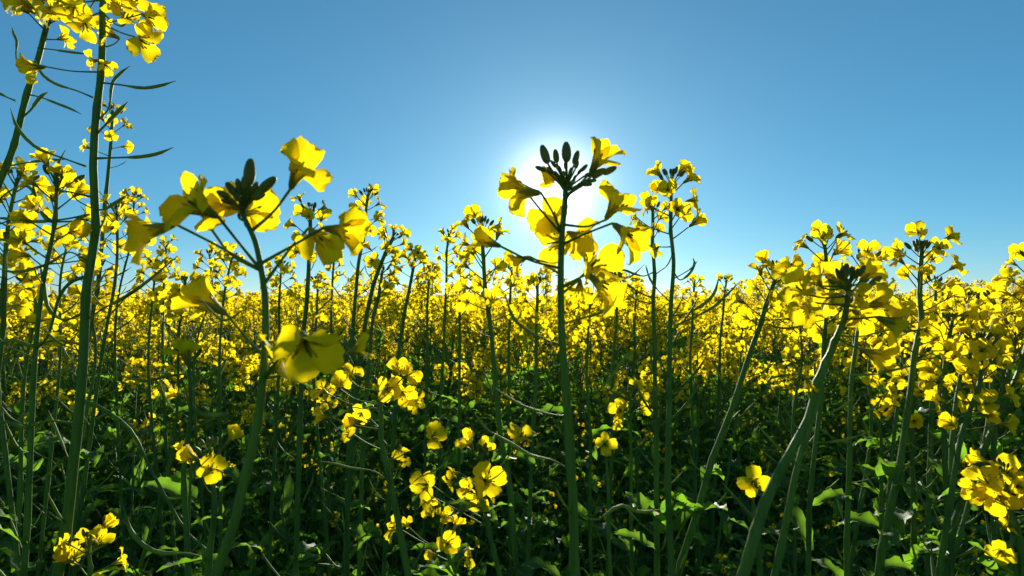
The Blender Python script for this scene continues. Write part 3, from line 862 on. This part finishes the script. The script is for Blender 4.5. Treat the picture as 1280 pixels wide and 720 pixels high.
hero('thin rapeseed plant right behind the thick left stem, small loose flowers at its top',
     [(141, 138), (138, 185), (133, 240), (126, 320), (114, 395), (100, 520), (92, 700)], 0.95, 4, 8, nf=9, nb=8, npod=12, fs=1.0, seed=7, flen=0.07, plen=0.28, group=S, **M1)
hero('left of two thin podded rapeseed stems right of the sun, nearly bare',
     [(816, 262), (817, 330), (816, 420), (819, 560), (822, 730)], 0.62, 4.5, 9, nf=5, nb=5, npod=10, fs=.85, seed=8, flen=0.03, plen=0.2, group=S,
     pods=[([(815, 372), (800, 366), (780, 352), (772, 335), (770, 318)], 3.8), ([(816, 380), (790, 372), (775, 352), (790, 345), (806, 330)], 2.4), ([(817, 340), (805, 345), (792, 342), (782, 338), (772, 337)], 3)], **M1)
hero('right of two thin podded rapeseed stems near the sun, wide spray of flowers on top',
     [(839, 222), (839, 270), (842, 330), (838, 400), (836, 560), (840, 730)], 0.58, 4.5, 10, nf=12, nb=12, npod=9, fs=0.95, seed=9, flen=0.062, plen=0.2, group=S,
     pods=[([(840, 395), (858, 392), (880, 380), (893, 366), (899, 345)], 4), ([(842, 408), (865, 398), (890, 385), (905, 372), (925, 352)], 3.6), ([(842, 340), (850, 350), (862, 342), (868, 330), (866, 322)], 3.2)], **M1)
hero('curved rapeseed stem leaning right, first tall head right of the two podded stems',
     [(972, 338), (958, 385), (938, 440), (908, 530), (872, 640), (845, 740)], 0.60, 6, 11, nf=12, nb=9, npod=5, fs=1.0, seed=10, flen=0.055, group=S, **M1)
hero('tallest rapeseed head right of centre, many buds above tiered petals',
     [(1030, 300), (1034, 340), (1036, 400), (1030, 470), (1015, 600), (1010, 740)], 0.55, 5, 8, nf=13, nb=12, npod=4, fs=0.95, seed=11, flen=0.07, group=S, **M1)
hero('rapeseed plant just right of the tallest right head, loose drooping flowers',
     [(1082, 322), (1078, 370), (1070, 430), (1062, 520), (1060, 730)], 0.65, 4, 8, nf=12, nb=7, npod=4, fs=1.0, seed=12, flen=0.07, group=S, **M1)
hero('upright rapeseed plant on the right with a flat dark bud cluster and wide flower tiers',
     [(1152, 312), (1149, 370), (1145, 440), (1128, 560), (1100, 730)], 0.62, 6, 11, nf=20, nb=16, npod=4, fs=1.0, seed=13, flen=0.11, ped=0.03, group=S)
hero('small rapeseed plant between the upright right one and the right edge, forked top',
     [(1212, 372), (1204, 410), (1198, 470), (1190, 600), (1188, 730)], 0.85, 5, 8, nf=13, nb=10, npod=4, fs=1.05, seed=14, flen=0.06, group=S, **M1)
hero('thin rapeseed plant close behind the upright right one, feathery small head',
     [(1170, 352), (1168, 400), (1165, 480), (1160, 700)], 1.0, 4, 7, nf=14, nb=8, npod=5, fs=1.05, seed=15, flen=0.09, group=S, **M1)
hero('rapeseed plant whose flowers just enter at the right edge',
     [(1296, 322), (1290, 400), (1270, 470), (1215, 600), (1180, 730)], 0.62, 5, 10, nf=14, nb=8, npod=4, fs=1.0, seed=16, flen=0.08, group=S, **M1)
hero('tall thin rapeseed plant, highest head between the bent plant and the sun',
     [(460, 243), (454, 290), (447, 340), (441, 430), (436, 560), (434, 720)], 0.95, 4, 7, nf=10, nb=8, npod=12, fs=1.0, seed=17, flen=0.06, plen=0.25, group=S, **M1)
hero('bowed rapeseed stem beside the tall thin one, its head tipped right',
     [(492, 296), (478, 325), (464, 370), (452, 430), (440, 560), (430, 720)], 0.9, 5, 8, nf=12, nb=8, npod=6, fs=1.0, seed=18, flen=0.06, group=S, **M1)
hero('slim rapeseed plant right of the bowed stem, leaning slightly right',
     [(520, 318), (512, 360), (503, 410), (492, 500), (480, 700)], 1.15, 4, 7, nf=12, nb=7, npod=7, fs=1.05, seed=19, flen=0.06, group=S, **M1)
hero('short dark rapeseed head low between the bowed and the tall thin stems',
     [(478, 338), (472, 380), (462, 440), (450, 700)], 1.1, 4, 7, nf=11, nb=7, npod=6, fs=1.05, seed=20, flen=0.06, group=S, **M1)
hero('small distant-looking rapeseed plant midway between the bowed stem and the sun',
     [(561, 292), (559, 330), (556, 400), (552, 520), (550, 700)], 1.5, 3, 5, nf=11, nb=7, npod=9, fs=1.1, seed=21, flen=0.07, group=S, **M1)
hero('bushy rapeseed head just left of the sunlit centre plant, stem sloping right',
     [(603, 282), (604, 320), (612, 385), (621, 500), (634, 620), (650, 740)], 0.66, 5, 9, nf=18, nb=10, npod=5, fs=1.05, seed=22, flen=0.10, ped=0.024, group=S)
hero('rapeseed plant partly hidden behind the bent plant\'s right flowers',
     [(388, 262), (387, 310), (384, 370), (378, 460), (370, 700)], 0.8, 5, 8, nf=12, nb=8, npod=6, fs=1.05, seed=23, flen=0.07, group=S, **M1)
hero('yellow-headed rapeseed plant low behind the sunlit centre stem',
     [(672, 352), (671, 400), (668, 480), (660, 700)], 1.0, 4, 7, nf=14, nb=8, npod=5, fs=1.05, seed=24, flen=0.09, group=S, **M1)
hero('rapeseed plant just right of the sunlit centre stem, head at horizon height',
     [(772, 345), (770, 400), (764, 480), (760, 700)], 1.2, 3.5, 6, nf=13, nb=8, npod=6, fs=1.05, seed=25, flen=0.08, group=S, **M1)
hero('small rapeseed head low beside the right podded stem',
     [(908, 350), (904, 390), (898, 460), (890, 700)], 1.7, 3, 5, nf=12, nb=8, npod=6, fs=1.05, seed=26, flen=0.08, group=S, **M1)
# left bank of heads
LB = 'rapeseed heads crowding the left edge'
for i, (x, y, x2, y2, d, fs, lab) in enumerate([
    (22, 222, 8, 430, 0.60, 1.05, 'upper left corner rapeseed head at the left edge, under the leaning stem'),
    (72, 222, 44, 420, 0.50, 1.0, 'big-flowered rapeseed head left of the thick left stem'),
    (10, 300, 2, 460, 0.70, 1.0, 'low rapeseed head touching the left edge'),
    (146, 262, 118, 470, 0.85, 1.0, 'loose rapeseed head just right of the thick left stem'),
    (168, 246, 150, 420, 1.3, 1.0, 'distant rapeseed head with upright buds right of the thick left stem'),
    (120, 330, 112, 470, 0.9, 1.05, 'rapeseed head low behind the thick left stem'),
    (40, 350, 28, 500, 0.75, 1.0, 'rapeseed head in the lower left bank of yellow'),
    (196, 330, 180, 470, 1.1, 1.05, 'rapeseed head under the two biggest petals'),
    (85, 300, 74, 470, 1.0, 1.05, 'rapeseed head half covered by the thick left stem pods'),
    (262, 318, 250, 470, 1.25, 1.05, 'rapeseed head seen between the biggest petals and the bent stem'),
    (232, 352, 214, 560, 0.95, 1.0, 'dark-budded rapeseed head under the biggest petals'),
    (290, 322, 280, 500, 1.0, 1.05, 'dense rapeseed head just left of the bent stem')]):
    hero(lab, [(x, y), ((x * 2 + x2) / 3 + (i * 7 % 11 - 5) * 1.6, (y * 2 + y2) / 3), (x2 + (i * 5 % 9 - 4) * 2, y2), (x2 + (i * 37 % 90) - 52, 720)], d, 3.6 * .8 / max(d, .6), 6.5 * .8 / max(d, .6), nf=14, nb=9, npod=6, fs=fs, flen=0.075, seed=40 + i, group=LB, ped=.021, morepods=10)
RB = 'rapeseed heads crowding the right edge'
for i, (x, y, x2, y2, d, fs, lab) in enumerate([
    (1246, 372, 1236, 520, 0.75, 1.05, 'low wide rapeseed head near the right edge under the pale horizon'),
    (1128, 388, 1120, 520, 0.80, 1.05, 'rapeseed head tucked left of the upright flat-budded plant'),
    (1190, 402, 1180, 540, 0.62, 1.0, 'rapeseed head low right of the upright flat-budded plant'),
    (1226, 428, 1196, 560, 0.55, 1.0, 'lowest big-flowered rapeseed head by the right edge'),
    (1272, 410, 1240, 560, 0.60, 1.0, 'rapeseed head cut by the right edge below the horizon'),
    (1092, 420, 1086, 560, 0.85, 1.05, 'rapeseed head below the dense dark-centred head'),
    (1000, 410, 990, 540, 1.0, 1.05, 'rapeseed head low left of the thick slanting stem'),
    (930, 392, 920, 520, 1.3, 1.05, 'small rapeseed head low left of the curved right-leaning stem'),
    (1152, 440, 1140, 560, 0.7, 1.0, 'rapeseed head lowest beneath the upright flat-budded plant')]):
    hero(lab, [(x, y), ((x * 2 + x2) / 3 + (i * 7 % 11 - 5) * 1.4, (y * 2 + y2) / 3), (x2, y2), (x2 + (i * 29 % 60) - 50, 720)], d, 3.6 * .8 / max(d, .6), 6.5 * .8 / max(d, .6),
         nf=16, nb=9, npod=5, fs=fs, flen=0.085, seed=80 + i, group=RB, ped=.022, morepods=7)
CB = 'small rapeseed heads breaking the skyline'
for i, (x, y, d, lab) in enumerate([
    (352, 330, 1.3, 'small skyline rapeseed head just right of the bent plant'), (418, 318, 1.6, 'small skyline rapeseed head just left of the tall thin plant'),
    (537, 336, 1.5, 'small skyline rapeseed head between the slim plant and the midway one'), (578, 322, 1.3, 'small skyline rapeseed head just left of the bushy head'),
    (640, 338, 1.5, 'small skyline rapeseed head just right of the bushy head'), (738, 372, 1.1, 'small rapeseed head just right of the sunlit centre stem, below the horizon'),
    (796, 362, 1.7, 'small rapeseed head just left of the two podded stems'), (868, 352, 1.5, 'small skyline rapeseed head just right of the two podded stems'),
    (208, 305, 1.5, 'small skyline rapeseed head beneath the bent plant\'s left petals'), (398, 350, 1.2, 'small rapeseed head at horizon height right of the bent plant')]):
    hero(lab, [(x, y), (x - 3, y + 50), (x - 4, y + 140), (x - 14 + i * 3, 700)], d, 3.2, 5.5, nf=15, nb=9, npod=6, fs=1.05, flen=0.08, seed=100 + i, group=CB, ped=.021, hi=False)
# the ones with flowers low in front of the dark foliage
LF = 'low rapeseed plants flowering before the dark foliage'
hero('low rapeseed plant at bottom centre-left, flowers scattered on both sides',
     [(474, 478), (476, 530), (488, 600), (515, 745)], 0.5, 5, 11, nf=2, nb=5, fs=.8, seed=60, morepods=5, group=LF, leaves=4,
     flowers=[(402, 488, 30, (-.5, .4, .6), 510), (425, 480, 30, (.1, .5, .8), 505), (404, 521, 28, (-.9, .1, .3), 540, 0, 4), (451, 518, 26, (-.1, -.1, .9), 540), (435, 541, 26, (-.3, .2, .7), 560),
              (484, 486, 34, (.2, .1, .9), 500), (498, 462, 34, (.3, .6, .6), 495), (512, 468, 30, (.6, .3, .5), 498), (504, 492, 34, (.3, -.2, .9), 505), (521, 503, 30, (.6, -.3, .6), 520),
              (541, 545, 36, (.4, .2, .8), 580), (501, 563, 24, (.2, -.6, .7), 590), (507, 577, 14, (.2, -.2, .9), 600), (440, 466, 28, (.3, .7, .3), 490)],
     pods=[([(494, 610), (470, 590), (440, 585), (420, 580), (398, 576)], 2.6), ([(497, 620), (520, 600), (535, 590), (550, 585), (570, 560)], 2.6)])
hero('low rapeseed plant at bottom centre with a three-petalled bright flower facing us',
     [(600, 566), (604, 600), (612, 660), (630, 745)], 0.5, 4, 8, nf=2, nb=6, fs=.8, seed=61, morepods=5, group=LF, leaves=6,
     flowers=[(608, 600, 48, (.1, .2, .9), 620, -.01), (586, 553, 34, (-.2, .4, .7), 600), (598, 622, 36, (-.2, -.3, .9), 640), (532, 606, 38, (-.2, .1, .9), 650), (534, 625, 26, (.2, -.6, .7), 660),
              (651, 545, 40, (.2, .6, .5), 600), (568, 592, 24, (-.5, 0, .5), 620, .02), (562, 605, 22, (-.5, -.3, .5), 640, .02)])
hero('lowest rapeseed plant at bottom centre, small cupped flowers near the frame edge',
     [(548, 640), (556, 680), (570, 745)], 0.55, 3, 7, nf=3, nb=5, fs=.8, seed=62, morepods=5, group=LF, leaves=6,
     flowers=[(493, 660, 34, (-.6, .3, .5), 690), (556, 645, 26, (.2, .6, .6), 670), (560, 679, 32, (.1, .2, .9), 700), (585, 697, 26, (.7, .2, .4), 715), (508, 655, 20, (-.2, .5, .6), 690)])
hero('single-flowered low rapeseed plant just right of the sunlit centre stem',
     [(757, 560), (758, 600), (765, 740)], 0.5, 3, 6, nf=0, nb=0, seed=63, morepods=5, group=LF, leaves=4, flowers=[(757, 555, 28, (.1, .1, .95), 570, 0, 0)])
hero('low rapeseed plant with a three-flower tuft below the two podded stems',
     [(786, 492), (788, 530), (792, 740)], 0.7, 3, 6, nf=5, nb=6, npod=2, fs=.95, seed=64, morepods=5, group=LF, leaves=4, flen=.04, flowers=[(775, 513, 28, (-.4, .2, .8), 530), (800, 492, 22, (.5, .4, .6), 515)])
hero('low rapeseed plant bearing one wide open flower at bottom right of centre',
     [(941, 606), (944, 640), (952, 740)], 0.46, 3.5, 7, nf=0, nb=3, fs=.5, seed=65, morepods=5, group=LF, leaves=6, flowers=[(942, 602, 38, (-.1, .2, .95), 620, -.004, 0)])
hero('low leafy rapeseed plant at bottom right with one small nodding flower',
     [(1098, 512), (1100, 560), (1105, 740)], 0.7, 3, 7, nf=1, nb=4, fs=.8, seed=66, morepods=5, group=LF, leaves=8, flowers=[(1100, 515, 22, (.2, .1, .9), 540)])
hero('rapeseed plant at the lower right edge with a blurred double tuft',
     [(1256, 590), (1260, 640), (1275, 745)], 0.42, 6, 12, nf=5, nb=5, fs=.8, seed=67, morepods=5, group=LF, leaves=4, flen=.03,
     flowers=[(1232, 600, 44, (-.5, .4, .6), 625), (1258, 592, 46, (.1, .5, .7), 620), (1250, 622, 42, (-.2, -.2, .9), 640), (1275, 628, 44, (.5, .1, .7), 645), (1216, 612, 30, (-.8, 0, .4), 635)])
hero('lowest rapeseed plant in the lower right corner, two small separate flowers',
     [(1262, 655), (1266, 690), (1276, 745)], 0.42, 4, 8, nf=0, nb=3, fs=.7, seed=68, morepods=5, group=LF, leaves=4, flowers=[(1258, 658, 26, (.2, .4, .8), 690), (1250, 690, 32, (-.5, -.2, .8), 712)])
hero('low rapeseed plant in the lower left corner with a narrow-petalled tuft',
     [(112, 676), (110, 700), (105, 760)], 0.5, 4, 8, nf=8, nb=6, fs=.9, seed=69, morepods=5, group=LF, leaves=6, flen=.035)
hero('small low rapeseed flower among dark leaves left of the bent stem base',
     [(239, 568), (240, 600), (238, 740)], 0.7, 3, 6, nf=3, nb=5, fs=.8, seed=70, morepods=5, group=LF, leaves=6, flen=.02)
hero('low rapeseed plant under the biggest petals, one flat flower facing up',
     [(236, 446), (238, 500), (232, 600), (236, 740)], 0.45, 4, 9, nf=0, nb=6, fs=.9, seed=71, morepods=5, group=LF, leaves=5,
     flowers=[(232, 442, 52, (-.1, .95, .25), 470, 0, 1), (221, 492, 26, (-.7, .2, .5), 520)],
     pods=[([(236, 540), (270, 522), (285, 518), (250, 517), (230, 490)], 6)])
hero('low rapeseed plant in the lower left with an upcurved pod',
     [(262, 560), (266, 620), (262, 740)], 0.40, 4, 10, nf=3, nb=6, fs=.8, seed=72, morepods=5, group=LF, leaves=6, flen=.02,
     pods=[([(262, 700), (235, 692), (195, 690), (166, 668), (154, 632)], 5.5)])
#@@FIELD
# ------------------------------------------------------------------ plants of the near field: built once, then copied with their parts
rng = random.Random(2024)
NEARLAB = 'leafy rapeseed plant in the dark green understorey between the tall foreground stems'
MIDLAB = 'rapeseed plant in the yellow flowering band behind the foreground stems'
near_protos = [emit_full(gen_plant(random.Random(100 + i), 0.92, nbr=4, nleaf=28, nf=4 if i % 3 == 0 else 2, podn=8, lean=0.16, stem_r=0.0028, leafy=0.42), 'leafy_rapeseed_plant', (0, 0, 0), NEARLAB,
                         'plant', 'leafy plants of the understorey', hi=False) for i in range(6)]
mid_protos = [emit_parts(gen_plant(random.Random(200 + i), 1.05, nbr=4 + i % 3, nleaf=7, nf=18, podn=11, lean=0.09, stem_r=0.0034, fs=1.15), 'flowering_rapeseed_plant', MIDLAB, 'plant',
                         'flowering plants of the near field') for i in range(8)]
def in_view(x, y, m=0.35): return y > 0.3 and abs(x) < y * 0.86 + m
spots_near, spots_mid, taken = [], [], []
def free(x, y, r): return all((x - a) ** 2 + (y - b) ** 2 > r * r for a, b in taken)
tries = 0
while len(spots_near) < 75 and tries < 20000:
    tries += 1
    y = rng.uniform(0.95, 2.4); x = rng.uniform(-2.3, 2.3)
    if in_view(x, y, .2) and free(x, y, 0.15): spots_near.append((x, y)); taken.append((x, y))
tries = 0
while len(spots_mid) < 145 and tries < 40000:
    tries += 1
    y = 1.45 + 2.15 * rng.random() ** 0.8; x = rng.uniform(-3.4, 3.4)
    if in_view(x, y, .25) and free(x, y, 0.13): spots_mid.append((x, y)); taken.append((x, y))
MARKS = [(20, 'left edge'), (110, 'thick podded stem'), (330, 'bent big-budded plant'), (447, 'tall thin high-headed plant'), (612, 'bushy head before the sun'),
         (702, 'sunlit centre plant'), (828, 'two thin podded stems'), (940, 'curved right-leaning stem'), (1050, 'dense dark-centred head'),
         (1147, 'upright flat-budded plant'), (1262, 'right edge')]
ORD = ['nearest', 'second nearest', 'third nearest', 'fourth nearest', 'fifth nearest', 'sixth nearest', 'seventh nearest', 'eighth nearest', 'ninth nearest', 'tenth nearest',
       'eleventh nearest', 'twelfth nearest', 'thirteenth nearest', 'fourteenth nearest', 'fifteenth nearest', 'sixteenth nearest']
def place_names(spots):
    cells = {}
    for i, (x, y) in enumerate(spots):
        px = 640 + FPX * x / y
        k = min(range(len(MARKS)), key=lambda j: abs(MARKS[j][0] - px))
        cells.setdefault((k, 'left' if px < MARKS[k][0] else 'right'), []).append((y, i))
    out = {}
    for (k, side), l in cells.items():
        for n, (y, i) in enumerate(sorted(l)):
            out[i] = '%s just %s of the %s' % (ORD[min(n, 15)], side, MARKS[k][1])
    return out
near_at, mid_at = place_names(spots_near), place_names(spots_mid)
for i, (x, y) in enumerate(spots_near):
    p = near_protos[i % 6]
    want = 0.50 + 0.22 * min(1, (y - 0.75) / 1.4) + rng.gauss(0, .05)
    s = want / 0.92
    if i < 6:
        p.location = (x, y, 0); p.scale = (s, s, s)
    else:
        p = copy_tree(p, (x, y, 0), rng.uniform(0, 6.28), s, (rng.gauss(0, .06), rng.gauss(0, .06)))
    p['label'] = 'low leafy rapeseed plant, ' + near_at[i]
def canopy(y): return 1.0 + 0.10 * min(1, max(0, (y - 1.3) / 1.7))
for i, (x, y) in enumerate(spots_mid):
    p = mid_protos[i % 8]
    s = (canopy(y) + rng.gauss(0, .065)) / 1.05
    if x < -0.5 * y: s += 0.04
    if rng.random() < 0.2: s += rng.uniform(0.04, 0.13)
    elif rng.random() < 0.3: s -= rng.uniform(0.05, 0.2)
    if i < 8:
        p.location = (x, y, 0); p.scale = (s, s, s)
    else:
        p = copy_tree(p, (x, y, 0), rng.uniform(0, 6.28), s, (rng.gauss(0, .05), rng.gauss(0, .05)))
    p['label'] = 'flowering rapeseed plant, ' + mid_at[i]

# ------------------------------------------------------------------ the rest of the field, past counting: one object of scattered plants
def scatter(name, label, pts, protos, cat):
    """pts: list of (x, y, z, rotation, tilt, scale, index)"""
    me = bpy.data.meshes.new(name)
    A = np.array(pts, dtype=np.float32)
    me.vertices.add(len(A)); me.vertices.foreach_set('co', A[:, :3].ravel())
    a = me.attributes.new('rot', 'FLOAT_VECTOR', 'POINT')
    a.data.foreach_set('vector', np.stack([A[:, 4], A[:, 4] * 0.6, A[:, 3]], 1).astype(np.float32).ravel())
    a = me.attributes.new('scl', 'FLOAT', 'POINT'); a.data.foreach_set('value', A[:, 5].copy())
    a = me.attributes.new('idx', 'INT', 'POINT'); a.data.foreach_set('value', A[:, 6].astype(np.int32))
    c = bpy.data.collections.new(name + '_kinds')
    for i, mbp in enumerate(protos):
        o = bpy.data.objects.new('%s_kind_%02d' % (name, i), mbp.mesh(name)); c.objects.link(o)
    ob = link(name, me); ob['kind'] = 'stuff'; ob['label'] = label; ob['category'] = cat
    gt = bpy.data.node_groups.new(name, 'GeometryNodeTree')
    gt.interface.new_socket('Geometry', in_out='INPUT', socket_type='NodeSocketGeometry')
    gt.interface.new_socket('Geometry', in_out='OUTPUT', socket_type='NodeSocketGeometry')
    gi = gt.nodes.new('NodeGroupInput'); go = gt.nodes.new('NodeGroupOutput')
    ci = gt.nodes.new('GeometryNodeCollectionInfo'); ci.inputs['Collection'].default_value = c
    ci.inputs['Separate Children'].default_value = True; ci.inputs['Reset Children'].default_value = True
    mp = gt.nodes.new('GeometryNodeMeshToPoints')
    ip = gt.nodes.new('GeometryNodeInstanceOnPoints'); ip.inputs['Pick Instance'].default_value = True
    def attr(nm, typ):
        n = gt.nodes.new('GeometryNodeInputNamedAttribute'); n.data_type = typ; n.inputs['Name'].default_value = nm; return n.outputs['Attribute']
    gt.links.new(gi.outputs[0], mp.inputs['Mesh']); gt.links.new(mp.outputs[0], ip.inputs['Points'])
    gt.links.new(ci.outputs[0], ip.inputs['Instance']); gt.links.new(attr('idx', 'INT'), ip.inputs['Instance Index'])
    er = gt.nodes.new('FunctionNodeEulerToRotation'); gt.links.new(attr('rot', 'FLOAT_VECTOR'), er.inputs[0]); gt.links.new(er.outputs[0], ip.inputs['Rotation'])
    gt.links.new(attr('scl', 'FLOAT'), ip.inputs['Scale']); gt.links.new(ip.outputs[0], go.inputs[0])
    md = ob.modifiers.new('scatter', 'NODES'); md.node_group = gt
    return ob

lodA = [merged_mb(gen_plant(random.Random(300 + i), 1.08, nbr=4 + i % 3, nleaf=6, nf=18, podn=8, lean=0.07), 1) for i in range(10)]
lodB = [merged_mb(gen_plant(random.Random(400 + i), 1.08, nbr=5, nleaf=3, nf=14, podn=0, lean=0.07), 2) for i in range(8)]
pts = []
def ring(r0, r1, dens, kinds, base, wide=0.86):
    n = int((r1 * r1 - r0 * r0) * wide * dens)
    for _ in range(n):
        y = math.sqrt(rng.uniform(r0 * r0, r1 * r1)); x = rng.uniform(-1, 1) * (y * wide + 0.4)
        sc = (1.06 + rng.gauss(0, .075) + (rng.uniform(.06, .22) if rng.random() < 0.12 else 0)) / 1.08
        pts.append((x, y, ground_z(x, y) - 0.0, rng.uniform(0, 6.28), rng.gauss(0, .06), sc, base + rng.randrange(kinds)))
ring(3.55, 10, 24, 10, 0)
ring(10, 28, 13, 8, 10)
ring(28, FIELD_END, 5, 8, 10)
# a little behind and beside the camera too, so that the crop does not end at the picture's edge
for _ in range(420):
    a = rng.uniform(0, 6.28); r = rng.uniform(0.7, 4.5); x, y = r * math.sin(a), r * math.cos(a)
    if y > 0.2 and abs(x) < y * 0.9 + 0.35: continue
    if y > 0 and r < 1.3: continue
    pts.append((x, y, 0, rng.uniform(0, 6.28), rng.gauss(0, .06), rng.uniform(.85, 1.0), rng.randrange(10)))
scatter('rapeseed_field', 'endless yellow rapeseed crop running back to the horizon', pts, lodA + lodB, 'crop')

# low leaves and shoots that fill the dark between the stems
def clump(seed):
    r_ = random.Random(seed); mb = MB()
    for k in range(4):
        a = r_.uniform(0, 6.28); hgt = r_.uniform(.42, .66); d = Vector((math.cos(a) * .35, math.sin(a) * .35, 1))
        st = curved((r_.gauss(0, .02), r_.gauss(0, .02), 0), d, hgt, Vector((r_.gauss(0, .4), r_.gauss(0, .4), .1)), 8)
        tube(mb, st, [0.0026, .0018, .0008], 4, iG)
        for j in range(13):
            p = st[r_.randrange(1, 9)]; b = r_.uniform(0, 6.28)
            mb.addmb(LEAVES[r_.choice((0, 1, 2, 4, 5))], leaf_matrix((p, Vector((math.cos(b), math.sin(b), r_.uniform(-.3, .9))), r_.uniform(0.025, 0.068), 0, r_.uniform(-1.2, 1.2))))
        for j in range(5):
            p = st[r_.randrange(4, 9)]; b = r_.uniform(0, 6.28)
            pod_tube(mb, curved(p, (math.cos(b), math.sin(b), .3), r_.uniform(.03, .075), Vector((r_.gauss(0, .2), r_.gauss(0, .2), r_.uniform(.1, 1))), 5), .0011, 3)
    return mb
upts = []
for _ in range(1900):
    y = math.sqrt(rng.uniform(0.62 ** 2, 4.4 ** 2)); x = rng.uniform(-1, 1) * (y * .86 + .4)
    upts.append((x, y, 0, rng.uniform(0, 6.28), rng.gauss(0, .22), rng.uniform(.75, 1.1) * (0.72 + 0.5 * min(1, y / 2.6)), rng.randrange(8)))
scatter('undergrowth', 'tangled dark green leaves and shoots low between the stems', upts, [clump(i) for i in range(8)], 'undergrowth')
